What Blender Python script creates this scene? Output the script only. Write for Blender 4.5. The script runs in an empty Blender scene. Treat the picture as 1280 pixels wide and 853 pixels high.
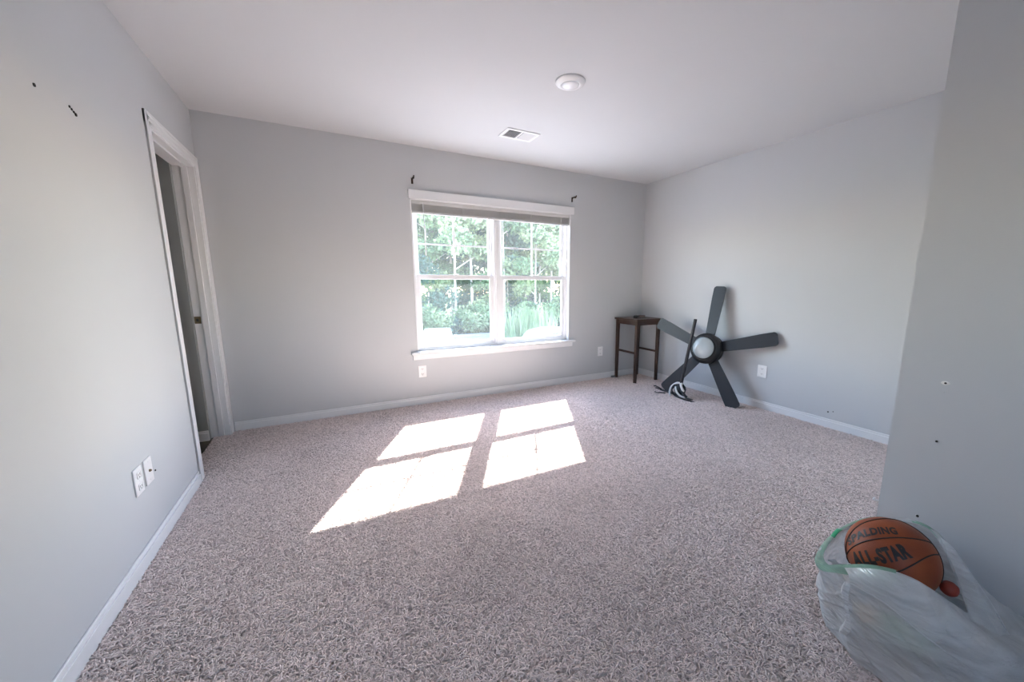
import bpy, bmesh, math, random
from mathutils import Vector, Matrix, noise
import numpy as np

SC = bpy.context.scene
COL = SC.collection

# ------------------------------------------------------------------ camera
cam_data = bpy.data.cameras.new('camera')
cam = bpy.data.objects.new('camera', cam_data)
COL.objects.link(cam)
CAMP = Vector((0.0, -3.8179, 1.1988))
YAW, PIT = 0.4936, 0.16594
Fw = Vector((math.sin(YAW) * math.cos(PIT), math.cos(YAW) * math.cos(PIT), -math.sin(PIT)))
Rt = Vector((math.cos(YAW), -math.sin(YAW), 0))
Up = Rt.cross(Fw)
mw = Matrix((Rt, Up, -Fw)).transposed().to_4x4()
mw.translation = CAMP
cam.matrix_world = mw
cam_data.sensor_width = 36
cam_data.sensor_fit = 'HORIZONTAL'
cam_data.lens = 477.669 / 1280 * 36
cam_data.shift_x = -30.567 / 1280
cam_data.shift_y = 8.939 / 1280
cam_data.clip_start = 0.02
SC.camera = cam

# ------------------------------------------------------------------ light
w = bpy.data.worlds.new('sky')
SC.world = w
w.use_nodes = True
nt = w.node_tree
bg = nt.nodes['Background']
sky = nt.nodes.new('ShaderNodeTexSky')
sky.sky_type = 'NISHITA'
sky.sun_disc = False
sky.sun_elevation = math.radians(41.4)
sky.sun_rotation = math.atan2(.503, 1.0)
sky.dust_density = 0.6
sky.ozone_density = 1.2
wb = nt.nodes.new('ShaderNodeMix'); wb.data_type = 'RGBA'; wb.blend_type = 'MULTIPLY'; wb.inputs['Factor'].default_value = 1
wb.inputs['B'].default_value = (1.09, 1.0, .95, 1)       # the camera's white balance
nt.links.new(sky.outputs[0], wb.inputs['A']); nt.links.new(wb.outputs['Result'], bg.inputs[0])
bg.inputs[1].default_value = 0.85
sun_data = bpy.data.lights.new('sun', 'SUN')
sun_data.energy = 13.0
sun_data.angle = math.radians(0.55)
sun_data.color = (1.0, 0.96, 0.93)
sun = bpy.data.objects.new('sun', sun_data)
sun.rotation_euler = Vector((-.503, -1.0, -.985)).to_track_quat('-Z', 'Y').to_euler()
sun.location = (6, 12, 12)
COL.objects.link(sun)

for nm, loc, rx, sx, sy in (('window_portal', (1.61, .145, 1.26), math.pi / 2, 1.75, 1.44), ('rear_portal', (-.15, -5.395, 1.4), -math.pi / 2, .9, .8)):
    pd = bpy.data.lights.new(nm, 'AREA'); pd.shape = 'RECTANGLE'; pd.size = sx; pd.size_y = sy; pd.cycles.is_portal = True
    po = bpy.data.objects.new(nm, pd); po.location = loc; po.rotation_euler = (-rx, 0, 0); COL.objects.link(po)

SC.view_settings.view_transform = 'Standard'
SC.view_settings.look = 'None'
SC.view_settings.gamma = 1.0
SC.view_settings.exposure = 2.1
SC.cycles.use_denoising = True
SC.cycles.max_bounces = 12
SC.cycles.diffuse_bounces = 8
SC.cycles.transparent_max_bounces = 16
SC.cycles.caustics_reflective = False
SC.cycles.caustics_refractive = False
SC.cycles.sample_clamp_indirect = 20.0

# ------------------------------------------------------------------ helpers
def new_mat(name):
    m = bpy.data.materials.new(name)
    m.use_nodes = True
    return m, m.node_tree, m.node_tree.nodes['Principled BSDF']

def mat(name, col, rough=.6, metal=0., noise_scale=None, noise_amt=.06, bump=0., bump_scale=200., coat=0., spec=None):
    m, t, p = new_mat(name)
    p.inputs['Roughness'].default_value = rough
    p.inputs['Metallic'].default_value = metal
    if coat: p.inputs['Coat Weight'].default_value = coat
    if spec is not None: p.inputs['Specular IOR Level'].default_value = spec
    tc = t.nodes.new('ShaderNodeTexCoord')
    if noise_scale:
        n = t.nodes.new('ShaderNodeTexNoise')
        n.inputs['Scale'].default_value = noise_scale
        n.inputs['Detail'].default_value = 4
        t.links.new(tc.outputs['Object'], n.inputs['Vector'])
        r = t.nodes.new('ShaderNodeMix'); r.data_type = 'RGBA'
        a = tuple(max(0, c * (1 - noise_amt)) for c in col) + (1,)
        b = tuple(min(1, c * (1 + noise_amt)) for c in col) + (1,)
        r.inputs['A'].default_value = a
        r.inputs['B'].default_value = b
        t.links.new(n.outputs['Fac'], r.inputs['Factor'])
        t.links.new(r.outputs['Result'], p.inputs['Base Color'])
    else:
        p.inputs['Base Color'].default_value = tuple(col) + (1,)
    if bump:
        n2 = t.nodes.new('ShaderNodeTexNoise')
        n2.inputs['Scale'].default_value = bump_scale
        n2.inputs['Detail'].default_value = 3
        t.links.new(tc.outputs['Object'], n2.inputs['Vector'])
        b = t.nodes.new('ShaderNodeBump')
        b.inputs['Strength'].default_value = bump
        b.inputs['Distance'].default_value = .002
        t.links.new(n2.outputs['Fac'], b.inputs['Height'])
        t.links.new(b.outputs['Normal'], p.inputs['Normal'])
    return m

def obj(name, bm, m=None, parent=None, smooth=False):
    me = bpy.data.meshes.new(name)
    if smooth:
        for f in bm.faces: f.smooth = True
    bm.to_mesh(me); bm.free()
    o = bpy.data.objects.new(name, me)
    COL.objects.link(o)
    if m: me.materials.append(m)
    if parent: o.parent = parent
    return o

def box(bm, x0, x1, y0, y1, z0, z1, bev=0.0, seg=2, M=None):
    t = bmesh.new()
    bmesh.ops.create_cube(t, size=1)
    for v in t.verts:
        v.co = Vector(((x0 + x1) / 2 + v.co.x * (x1 - x0), (y0 + y1) / 2 + v.co.y * (y1 - y0), (z0 + z1) / 2 + v.co.z * (z1 - z0)))
    if bev:
        bmesh.ops.bevel(t, geom=list(t.edges), offset=bev, segments=seg, affect='EDGES', profile=.5)
    if M is not None: t.transform(M)
    me = bpy.data.meshes.new('tmp'); t.to_mesh(me); t.free()
    bm.from_mesh(me); bpy.data.meshes.remove(me)
    return bm

def B(*a, **k):
    return box(bmesh.new(), *a, **k)

def lathe(bm, prof, n=32, M=None, cap=True):
    """prof: list of (r, z)."""
    t = bmesh.new(); rings = []
    for r, z in prof:
        if r < 1e-6: rings.append([t.verts.new((0, 0, z))])
        else: rings.append([t.verts.new((r * math.cos(2 * math.pi * i / n), r * math.sin(2 * math.pi * i / n), z)) for i in range(n)])
    for a, b in zip(rings, rings[1:]):
        for i in range(n):
            j = (i + 1) % n
            if len(a) == 1 and len(b) == 1: continue
            if len(a) == 1: t.faces.new((a[0], b[i], b[j]))
            elif len(b) == 1: t.faces.new((a[i], a[j], b[0]))
            else: t.faces.new((a[i], a[j], b[j], b[i]))
    if cap:
        if len(rings[0]) > 1: t.faces.new(rings[0])
        if len(rings[-1]) > 1: t.faces.new(rings[-1])
    bmesh.ops.recalc_face_normals(t, faces=t.faces)
    if M is not None: t.transform(M)
    me = bpy.data.meshes.new('tmp'); t.to_mesh(me); t.free()
    bm.from_mesh(me); bpy.data.meshes.remove(me)
    return bm

def tube(bm, pts, rad, n=8, closed=False, flat=1.0):
    pts = [Vector(p) for p in pts]; rings = []
    N = len(pts); prev = None
    for i, p in enumerate(pts):
        a = pts[i - 1] if (i > 0 or closed) else p
        b = pts[(i + 1) % N] if (i < N - 1 or closed) else p
        d = (b - a).normalized()
        ref = prev if prev is not None else (Vector((0, 0, 1)) if abs(d.z) < .9 else Vector((1, 0, 0)))
        u = (ref - d * ref.dot(d)).normalized(); v = d.cross(u); prev = u
        r = rad[i] if isinstance(rad, (list, tuple)) else rad
        rings.append([bm.verts.new(p + (u * math.cos(2 * math.pi * k / n) * flat + v * math.sin(2 * math.pi * k / n)) * r) for k in range(n)])
    M = N if closed else N - 1
    for i in range(M):
        a, b = rings[i], rings[(i + 1) % N]
        for k in range(n):
            bm.faces.new((a[k], a[(k + 1) % n], b[(k + 1) % n], b[k]))
    if not closed:
        bm.faces.new(rings[0][::-1]); bm.faces.new(rings[-1])
    bmesh.ops.recalc_face_normals(bm, faces=bm.faces)
    return bm

def cr(P, t, closed=True):
    """catmull-rom through list of Vectors, t in segments"""
    n = len(P); i = int(math.floor(t)); f = t - i
    def g(k): return P[k % n] if closed else P[max(0, min(n - 1, k))]
    a, b, c, d = g(i - 1), g(i), g(i + 1), g(i + 2)
    return .5 * ((2 * b) + (c - a) * f + (2 * a - 5 * b + 4 * c - d) * f * f + (3 * b - a - 3 * c + d) * f * f * f)

def smoothpath(pts, k=6, closed=False):
    P = [Vector(p) for p in pts]
    n = len(P) if closed else len(P) - 1
    out = [cr(P, i / k, closed) for i in range(n * k)]
    if not closed: out.append(P[-1])
    return out

def tag(o, label, cat, group=None, kind=None):
    o['label'] = label; o['category'] = cat
    if group: o['group'] = group
    if kind: o['kind'] = kind
    return o

def thing(name, label, cat, loc=(0, 0, 0), rz=0, group=None):
    o = bpy.data.objects.new(name, None); COL.objects.link(o)
    o.empty_display_size = .05
    o.location = loc; o.rotation_euler = (0, 0, rz)
    return tag(o, label, cat, group)

def struct(name, bm, m, label=None, parent=None):
    o = obj(name, bm, m, parent)
    if not parent: o['kind'] = 'structure'
    if label: o['label'] = label
    if not parent: o['category'] = name.split('_')[0]
    return o

def struct_empty(name, label):
    o = bpy.data.objects.new(name, None); COL.objects.link(o)
    o['kind'] = 'structure'; o['label'] = label; o['category'] = name.split('_')[0]
    return o

# ------------------------------------------------------------------ materials
M = {}
M['wall'] = mat('wall_paint', (.55, .56, .575), .75, noise_scale=1.2, noise_amt=.02, bump=.12, bump_scale=260)
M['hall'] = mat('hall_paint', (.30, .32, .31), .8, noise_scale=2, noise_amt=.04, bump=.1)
M['ceil'] = mat('ceiling_paint', (.61, .61, .625), .9, noise_scale=2, noise_amt=.015, bump=.15, bump_scale=180)
M['trim'] = mat('trim_paint', (.77, .77, .78), .4, noise_scale=6, noise_amt=.02)
M['vinyl'] = mat('window_vinyl', (.80, .80, .82), .35, noise_scale=5, noise_amt=.015)
M['plate'] = mat('outlet_plastic', (.85, .84, .84), .35, noise_scale=20, noise_amt=.01)
M['slot'] = mat('slot_dark', (.05, .05, .05), .6, noise_scale=40)
M['wood'] = mat('dark_wood', (.045, .020, .012), .38, noise_scale=9, noise_amt=.5, bump=.2, bump_scale=90)
M['blade'] = mat('fan_blade_black', (.011, .014, .021), .48, noise_scale=14, noise_amt=.25, bump=.1)
M['black'] = mat('black_metal', (.012, .012, .014), .38, noise_scale=30, noise_amt=.2)
M['rodm'] = mat('rod_black', (.030, .031, .037), .35, metal=.3, noise_scale=40, noise_amt=.3)
M['bronze'] = mat('bronze_bracket', (.05, .032, .02), .45, metal=.4, noise_scale=60, noise_amt=.3)
M['brass'] = mat('aged_brass', (.20, .15, .09), .4, metal=.7, noise_scale=60, noise_amt=.3)
M['wirew'] = mat('wire_white', (.75, .75, .74), .5, noise_scale=30)
M['hole'] = mat('hole_dark', (.03, .028, .026), .9, noise_scale=60)
M['patch'] = mat('bare_plaster', (.78, .77, .75), .9, noise_scale=90, noise_amt=.1)
M['blind'] = mat('blind_vinyl', (.60, .59, .58), .5, noise_scale=12, noise_amt=.04)
M['grey'] = mat('dull_grey', (.16, .16, .165), .6, noise_scale=30, noise_amt=.2)
M['redbrown'] = mat('redbrown_cover', (.10, .035, .028), .45, noise_scale=30, noise_amt=.2)
M['vent'] = mat('vent_enamel', (.82, .82, .83), .4, noise_scale=30, noise_amt=.01)
M['ventdark'] = mat('duct_dark', (.03, .03, .035), .8, noise_scale=10)
M['hallfloor'] = mat('hall_floor', (.05, .042, .036), .8, noise_scale=25, noise_amt=.6, bump=.6, bump_scale=60)

def glass_mat():
    m = bpy.data.materials.new('window_glass'); m.use_nodes = True
    t = m.node_tree; t.nodes.remove(t.nodes['Principled BSDF'])
    out = t.nodes['Material Output']
    tr = t.nodes.new('ShaderNodeBsdfTransparent'); tr.inputs[0].default_value = (.94, .96, .95, 1)
    gl = t.nodes.new('ShaderNodeBsdfGlossy'); gl.inputs['Roughness'].default_value = .02
    lw = t.nodes.new('ShaderNodeLayerWeight'); lw.inputs[0].default_value = .5
    pw = t.nodes.new('ShaderNodeMath'); pw.operation = 'POWER'; pw.inputs[1].default_value = 4
    fr = t.nodes.new('ShaderNodeMath'); fr.operation = 'MULTIPLY_ADD'; fr.inputs[1].default_value = .5; fr.inputs[2].default_value = .02
    t.links.new(lw.outputs['Facing'], pw.inputs[0]); t.links.new(pw.outputs[0], fr.inputs[0])
    mx = t.nodes.new('ShaderNodeMixShader')
    t.links.new(fr.outputs[0], mx.inputs[0]); t.links.new(tr.outputs[0], mx.inputs[1]); t.links.new(gl.outputs[0], mx.inputs[2])
    # faint translucent veil mixed into the panes imitates bright haze over the view
    veil = t.nodes.new('ShaderNodeBsdfTranslucent'); veil.inputs[0].default_value = (.92, .95, 1.0, 1)
    n = t.nodes.new('ShaderNodeTexNoise'); n.inputs['Scale'].default_value = 3; n.inputs['Detail'].default_value = 5
    mr = t.nodes.new('ShaderNodeMapRange'); mr.inputs['To Min'].default_value = .005; mr.inputs['To Max'].default_value = .011
    t.links.new(n.outputs['Fac'], mr.inputs['Value'])
    m2 = t.nodes.new('ShaderNodeMixShader')
    t.links.new(mr.outputs[0], m2.inputs[0]); t.links.new(mx.outputs[0], m2.inputs[1]); t.links.new(veil.outputs[0], m2.inputs[2])
    t.links.new(m2.outputs[0], out.inputs[0])
    return m
M['glass'] = glass_mat()

def carpet_base():
    m, t, p = new_mat('carpet_backing')
    tc = t.nodes.new('ShaderNodeTexCoord')
    n = t.nodes.new('ShaderNodeTexNoise'); n.inputs['Scale'].default_value = 120; n.inputs['Detail'].default_value = 3
    t.links.new(tc.outputs['Object'], n.inputs['Vector'])
    r = t.nodes.new('ShaderNodeValToRGB')
    r.color_ramp.elements[0].color = (.53, .455, .43, 1); r.color_ramp.elements[1].color = (.70, .64, .61, 1)
    r.color_ramp.elements[0].position = .3; r.color_ramp.elements[1].position = .7
    t.links.new(n.outputs['Fac'], r.inputs['Fac']); t.links.new(r.outputs['Color'], p.inputs['Base Color'])
    p.inputs['Roughness'].default_value = .95
    p.inputs['Specular IOR Level'].default_value = .1
    return m
M['carpet'] = carpet_base()

def yarn_mat():
    m, t, p = new_mat('carpet_yarn')
    oi = t.nodes.new('ShaderNodeObjectInfo')
    r = t.nodes.new('ShaderNodeValToRGB')
    cr_ = r.color_ramp
    cr_.elements[0].color = (.60, .505, .475, 1); cr_.elements[0].position = 0
    cr_.elements[1].color = (.92, .80, .765, 1); cr_.elements[1].position = 1
    e = cr_.elements.new(.5); e.color = (.79, .68, .645, 1)
    t.links.new(oi.outputs['Random'], r.inputs['Fac'])
    # slow soiling / traffic stains, a property of the carpet itself
    ge = t.nodes.new('ShaderNodeNewGeometry')
    n = t.nodes.new('ShaderNodeTexNoise'); n.inputs['Scale'].default_value = 1.3; n.inputs['Detail'].default_value = 3
    t.links.new(ge.outputs['Position'], n.inputs['Vector'])
    mr = t.nodes.new('ShaderNodeMapRange'); mr.inputs['From Min'].default_value = .35; mr.inputs['From Max'].default_value = .65
    mr.inputs['To Min'].default_value = .93; mr.inputs['To Max'].default_value = 1.05
    t.links.new(n.outputs['Fac'], mr.inputs['Value'])
    mx = t.nodes.new('ShaderNodeMix'); mx.data_type = 'RGBA'; mx.blend_type = 'MULTIPLY'; mx.inputs['Factor'].default_value = 1
    t.links.new(r.outputs['Color'], mx.inputs['A']); t.links.new(mr.outputs['Result'], mx.inputs['B'])
    t.links.new(mx.outputs['Result'], p.inputs['Base Color'])
    p.inputs['Roughness'].default_value = .9
    p.inputs['Specular IOR Level'].default_value = .15
    return m
M['yarn'] = yarn_mat()

# ------------------------------------------------------------------ room shell
XL, XR, H = -.785, 3.625, 2.44
PX, PY = 1.86, -3.232        # corner of the wall that juts out on the right
YB = -5.3
T = .12
# window opening
WX0, WX1, WZ0, WZ1 = .725, 2.497, .538, 1.985

struct('floor', B(XL - .102, XR, YB, 0, -.05, 0), M['carpet'], 'beige carpeted floor of the empty bedroom')
struct('ceiling', B(XL - T, XR + .1, YB, .15, H, H + .1), M['ceil'], 'flat white painted ceiling')
bm = bmesh.new()
box(bm, XL, WX0, 0, .15, 0, H); box(bm, WX1, XR + .1, 0, .15, 0, H)
box(bm, WX0, WX1, 0, .15, 0, WZ0); box(bm, WX0, WX1, 0, .15, WZ1, H)
struct('wall_window', bm, M['wall'], 'light grey wall with the double window')
wall_right = struct('wall_right', B(XR, XR + .1, PY, 0, 0, H), M['wall'], 'pale grey right wall with the fan leaning on it')
# door opening in the left wall
DY0, DY1, DZ = -.868, -.062, 2.045
bm = bmesh.new()
box(bm, XL - T, XL, YB, DY0, 0, H); box(bm, XL - T, XL, DY1, .15, 0, H); box(bm, XL - T, XL, DY0, DY1, DZ, H)
wall_left = struct('wall_left', bm, M['wall'], 'pale grey left wall with the doorway')
wall_jut = struct('wall_partition', B(PX, XR + .1, YB, PY, 0, H), M['wall'], 'shaded grey wall jutting out at the right foreground')
bm = bmesh.new()
QX0, QX1, QZ0, QZ1 = -.60, .30, 1.0, 1.8
box(bm, XL - T, QX0, YB - .1, YB, 0, H); box(bm, QX1, PX, YB - .1, YB, 0, H)
box(bm, QX0, QX1, YB - .1, YB, 0, QZ0); box(bm, QX0, QX1, YB - .1, YB, QZ1, H)
struct('wall_rear', bm, M['wall'], 'grey wall behind the camera')
w2 = struct_empty('window_fill', 'plain unseen window added behind the camera for fill light')  # window added out of view to let in fill light
bm = bmesh.new()
for a_, b_ in ((QX0, QX0 + .05), (QX1 - .05, QX1), ((QX0 + QX1) / 2 - .03, (QX0 + QX1) / 2 + .03)): box(bm, a_, b_, YB - .08, YB - .02, QZ0, QZ1, .003, 1)
for a_, b_ in ((QZ0, QZ0 + .05), (QZ1 - .05, QZ1)): box(bm, QX0, QX1, YB - .08, YB - .02, a_, b_, .003, 1)
obj('window_frame', bm, M['vinyl'], w2)
for a_, b_ in ((QX0 + .05, (QX0 + QX1) / 2 - .03), ((QX0 + QX1) / 2 + .03, QX1 - .05)):
    obj('pane', B(a_, b_, YB - .053, YB - .049, QZ0 + .05, QZ1 - .05), M['glass'], w2)

def baseboard(name, x0, x1, y0, y1, label, axis, side):
    """profile with a stepped top; axis along which it runs"""
    bm = bmesh.new()
    d = .014
    if axis == 'x':
        s = side
        box(bm, x0, x1, min(y0, y0 + s * d), max(y0, y0 + s * d), 0, .062, .001, 1)
        box(bm, x0, x1, min(y0, y0 + s * d * .6), max(y0, y0 + s * d * .6), .06, .080, .002, 1)
    else:
        s = side
        box(bm, min(x0, x0 + s * d), max(x0, x0 + s * d), y0, y1, 0, .062, .001, 1)
        box(bm, min(x0, x0 + s * d * .6), max(x0, x0 + s * d * .6), y0, y1, .06, .080, .002, 1)
    return struct(name, bm, M['trim'], label)

baseboard('baseboard_window', XL + .02, XR - .014, 0, 0, 'white baseboard under the window', 'x', -1)
baseboard('baseboard_right', XR, XR, PY, 0, 'white baseboard along the right wall', 'y', -1)
baseboard('baseboard_left', XL, XL, YB, -.944, 'white baseboard along the left wall', 'y', 1)
baseboard('baseboard_partition', PX, PX, YB, PY - .001, 'white baseboard of the jutting wall', 'y', -1)
baseboard('baseboard_alcove', PX, XR - .014, PY, PY, 'white baseboard on the alcove side of the jutting wall', 'x', 1)

# hall / closet beyond the door
HX0 = -2.6
struct('floor_hall', B(HX0, XL - .102, -2.2, -.03, -.05, -.008), M['hallfloor'], 'dark bare floor beyond the doorway')
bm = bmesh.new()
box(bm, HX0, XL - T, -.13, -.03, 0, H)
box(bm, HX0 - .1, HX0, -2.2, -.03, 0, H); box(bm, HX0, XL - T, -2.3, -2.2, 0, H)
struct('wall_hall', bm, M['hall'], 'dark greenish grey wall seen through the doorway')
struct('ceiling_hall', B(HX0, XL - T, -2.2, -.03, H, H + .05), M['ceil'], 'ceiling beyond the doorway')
baseboard('baseboard_hall', HX0, XL - T, -.13, 0, 'white baseboard beyond the doorway', 'x', -1)

# ------------------------------------------------------------------ door frame
door = struct_empty('door_1', 'white stepped door casing around the open doorway')
def casing_piece(name, y0, y1, z0, z1, vertical, inner):
    bm = bmesh.new(); x = XL
    box(bm, x, x + .009, y0, y1, z0, z1, .0015, 1)
    if vertical:
        # raised outer bead and mid step
        yo = y0 if inner > 0 else y1
        s = 1 if inner > 0 else -1
        a, b = sorted((yo, yo + s * .020)); box(bm, x, x + .013, a, b, z0, z1, .004, 3)
        a, b = sorted((yo + s * .018, yo + s * .045)); box(bm, x, x + .0115, a, b, z0, z1, .002, 1)
    else:
        box(bm, x, x + .014, y0, y1, z1 - .020, z1, .003, 2)
        box(bm, x, x + .0115, y0, y1, z1 - .045, z1 - .018, .002, 1)
    return obj(name, bm, M['trim'], door)
CW = .068
casing_piece('casing', DY0 - CW + .006, DY0 + .006, 0, DZ + CW - .006, True, 1)
casing_piece('casing', DY1 - .006, DY1 + CW - .01, 0, DZ + CW - .006, True, -1)
casing_piece('casing', DY0 - CW + .006, DY1 + CW - .01, DZ - .006, DZ + CW - .006, False, 1)
JT = .018
obj('jamb', B(XL - T - .004, XL + .002, DY0, DY0 + JT, 0, DZ, .001, 1), M['trim'], door)
obj('jamb', B(XL - T - .004, XL + .002, DY1 - JT, DY1, 0, DZ, .001, 1), M['trim'], door)
obj('jamb', B(XL - T - .004, XL + .002, DY0 + JT, DY1 - JT, DZ - JT, DZ, .001, 1), M['trim'], door)
obj('door_stop', B(XL - .070, XL - .036, DY0 + JT, DY0 + JT + .012, 0, DZ - JT, .001, 1), M['trim'], door)
obj('door_stop', B(XL - .070, XL - .036, DY1 - JT - .012, DY1 - JT, 0, DZ - JT, .001, 1), M['trim'], door)
obj('door_stop', B(XL - .070, XL - .036, DY0 + JT, DY1 - JT, DZ - JT - .012, DZ - JT, .001, 1), M['trim'], door)
bm = bmesh.new()
box(bm, XL - .119, XL - .080, DY1 - JT - .002, DY1 - JT, .905, .958, .0008, 1)
sp = obj('strike_plate', bm, M['brass'], door); sp['label'] = 'small aged brass strike plate'
bm = B(XL - .108, XL - .094, DY1 - JT - .003, DY1 - JT - .001, .922, .942)
obj('latch_hole', bm, M['slot'], sp)

# ------------------------------------------------------------------ window
win = struct_empty('window_1', 'double hung twin window with white frame and raised blind')
MX = 1.6025
# drywall/vinyl return lining
bm = bmesh.new()
box(bm, WX0, WX0 + .012, -.002, .15, WZ0, WZ1); box(bm, WX1 - .012, WX1, -.002, .15, WZ0, WZ1)
box(bm, WX0, WX1, -.002, .15, WZ1 - .012, WZ1)
obj('lining', bm, M['trim'], win)
bm = bmesh.new()
fy0, fy1 = .045, .135
box(bm, WX0 + .012, WX0 + .034, fy0, fy1, WZ0, WZ1 - .012, .002, 1)
box(bm, WX1 - .034, WX1 - .012, fy0, fy1, WZ0, WZ1 - .012, .002, 1)
box(bm, WX0 + .012, WX1 - .012, fy0, fy1, WZ0, WZ0 + .022, .002, 1)
box(bm, WX0 + .012, WX1 - .012, fy0, fy1, WZ1 - .034, WZ1 - .012, .002, 1)
obj('window_frame', bm, M['vinyl'], win)
bm = bmesh.new()
box(bm, MX - .038, MX + .038, .035, fy1, WZ0, WZ1 - .012, .003, 1)
box(bm, MX - .018, MX + .018, .028, .04, WZ0, WZ1 - .012, .002, 1)
obj('mullion', bm, M['vinyl'], win)
def sash(name, x0, x1, z0, z1, y0, y1, st, rb, rt, grid):
    bm = bmesh.new()
    box(bm, x0, x0 + st, y0, y1, z0, z1, .003, 1); box(bm, x1 - st, x1, y0, y1, z0, z1, .003, 1)
    box(bm, x0 + st, x1 - st, y0, y1, z0, z0 + rb, .003, 1); box(bm, x0 + st, x1 - st, y0, y1, z1 - rt, z1, .003, 1)
    s = obj(name, bm, M['vinyl'], win)
    ym = (y0 + y1) / 2
    obj('pane', B(x0 + st - .004, x1 - st + .004, ym - .002, ym + .002, z0 + rb - .004, z1 - rt + .004), M['glass'], s)
    if grid:
        xm = (x0 + x1) / 2; zm = (z0 + rb + z1 - rt) / 2 - .01
        obj('muntin', B(xm - .008, xm + .008, ym - .006, ym + .006, z0 + rb - .003, z1 - rt + .003, .002, 1), M['vinyl'], s)
        obj('muntin', B(x0 + st - .003, x1 - st + .003, ym - .005, ym + .005, zm - .008, zm + .008, .002, 1), M['vinyl'], s)
    return s
for (a, b) in ((WX0 + .030, MX - .036), (MX + .036, WX1 - .030)):
    sash('lower_sash', a, b, WZ0 + .018, 1.292, .055, .085, .044, .045, .046, False)
    sash('upper_sash', a, b, 1.246, WZ1 - .030, .092, .122, .042, .034, .04, True)
    xm = (a + b) / 2
    bm = B(xm - .028, xm + .028, .058, .082, 1.288, 1.294, .002, 1); box(bm, xm - .012, xm + .022, .052, .066, 1.292, 1.302, .003, 1)
    obj('sash_lock', bm, M['vinyl'], win)
# head casing, stool, apron
bm = B(WX0 - .014, WX1 + .036, -.022, 0, WZ1 - .004, WZ1 + .074, .003, 2)
obj('head_casing', bm, M['trim'], win)
bm = B(WX0 - .062, WX1 + .072, -.040, 0, .514, .538, .006, 3); box(bm, WX0 + .001, WX1 - .001, -.001, .06, .516, .540)
obj('window_sill', bm, M['trim'], win)
obj('apron', B(WX0 - .048, WX1 + .040, -.018, 0, .462, .515, .004, 2), M['trim'], win)

# raised blind
bl = thing('window_blind', 'raised pale grey horizontal slat blind bunched at the top of the window', 'blind', (0, 0, 0))
obj('head_rail', B(WX0 + .016, WX1 - .016, .002, .036, WZ1 - .046, WZ1 - .013, .003, 1), M['blind'], bl)
rnd = random.Random(5)
nsl = 22
for i in range(nsl):
    z = 1.878 + i * .0028
    if i == 0:
        sb = B(0, WX1 - WX0 - .036, -.0125, .0125, -.0006, .0006); slat0 = obj('slat', sb, M['blind'], bl); o = slat0
    else:
        o = slat0.copy(); COL.objects.link(o); o.parent = bl
    o.location = (WX0 + .018 + rnd.uniform(-.0015, .0015), .019 + rnd.uniform(-.0018, .0018), z)
    o.rotation_euler = (rnd.uniform(-.05, .05), 0, rnd.uniform(-.0006, .0006))
obj('bottom_rail', B(WX0 + .018, WX1 - .018, .006, .032, 1.856, 1.876, .004, 2), M['blind'], bl)
for k in range(5):
    x = WX0 + .12 + k * .382
    obj('ladder_cord', B(x - .004, x + .004, .0035, .0045, 1.857, WZ1 - .02), M['blind'], bl)
bm = tube(bmesh.new(), [(.842, .0, 1.955), (.842, -.008, 1.93), (.846, -.010, 1.70), (.848, -.010, 1.47)], [.003, .004, .0045, .005], 8)
wd = obj('tilt_wand', bm, M['vinyl'], bl, True)

# curtain rod brackets
def bracket(x, z, label):
    t = thing('curtain_rod_bracket', label, 'bracket', (x, 0, z), 0)
    obj('wall_plate', B(-.009, .009, -.006, 0, -.032, .020, .002, 1), M['bronze'], t)
    bm = tube(bmesh.new(), smoothpath([(0, -.004, .006), (0, -.025, .012), (0, -.05, .012), (0, -.068, .012)], 4), .0065, 8)
    tube(bm, smoothpath([(0, -.060, .004), (0, -.072, .002), (0, -.084, .010), (0, -.086, .024)], 4), .006, 8)
    obj('arm', bm, M['bronze'], t, True)
bracket(.755, 2.142, 'small dark bronze curtain rod bracket above the left end of the window')
bracket(2.512, 2.150, 'small dark bronze curtain rod bracket above the right end of the window')

# ------------------------------------------------------------------ outlets
def outlet(loc, rz, label, w=.078, h=.118, duplex=True):
    """local: plate faces -y"""
    t = thing('wall_outlet', label, 'outlet', loc, rz)
    obj('cover_plate', B(-w / 2, w / 2, -.006, 0, -h / 2, h / 2, .003, 2), M['plate'], t)
    if duplex:
        for s in (-1, 1):
            r = obj('receptacle', B(-.017, .017, -.0085, -.005, s * .026 - .014, s * .026 + .014, .004, 2), M['plate'], t)
            bm = bmesh.new()
            for sx in (-.0065, .0065): box(bm, sx - .0012, sx + .0012, -.0090, -.008, s * .026 - .002, s * .026 + .008)
            box(bm, -.0022, .0022, -.0090, -.008, s * .026 - .010, s * .026 - .006)
            obj('slots', bm, M['slot'], r)
    else:
        bm = lathe(bmesh.new(), [(.006, 0), (.006, .006), (.004, .006), (.004, .009), (0, .009)], 12, Matrix.Translation((0, -.005, 0)) @ Matrix.Rotation(math.pi / 2, 4, 'X'))
        obj('coax_socket', bm, M['brass'], t)
    for z in ((0,) if duplex else (-.042, .042)):
        obj('screw', lathe(bmesh.new(), [(.0028, 0), (.0028, .001), (0, .0016)], 10, Matrix.Translation((0, -.006, z)) @ Matrix.Rotation(math.pi / 2, 4, 'X')), M['plate'], t)
    return t
outlet((.762, 0, .340), 0, 'white duplex outlet on the window wall below the left end of the sill')
outlet((2.968, 0, .360), 0, 'white duplex outlet on the window wall between the window and the dark table')
outlet((XR, -1.680, .368), math.pi / 2 * -1 + math.pi * 0, 'white duplex outlet on the right wall beside the fan', w=.09)
outlet((XL, -1.668, .366), math.pi / 2, 'white duplex outlet on the left wall, nearer of the pair of plates', w=.078)
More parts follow.
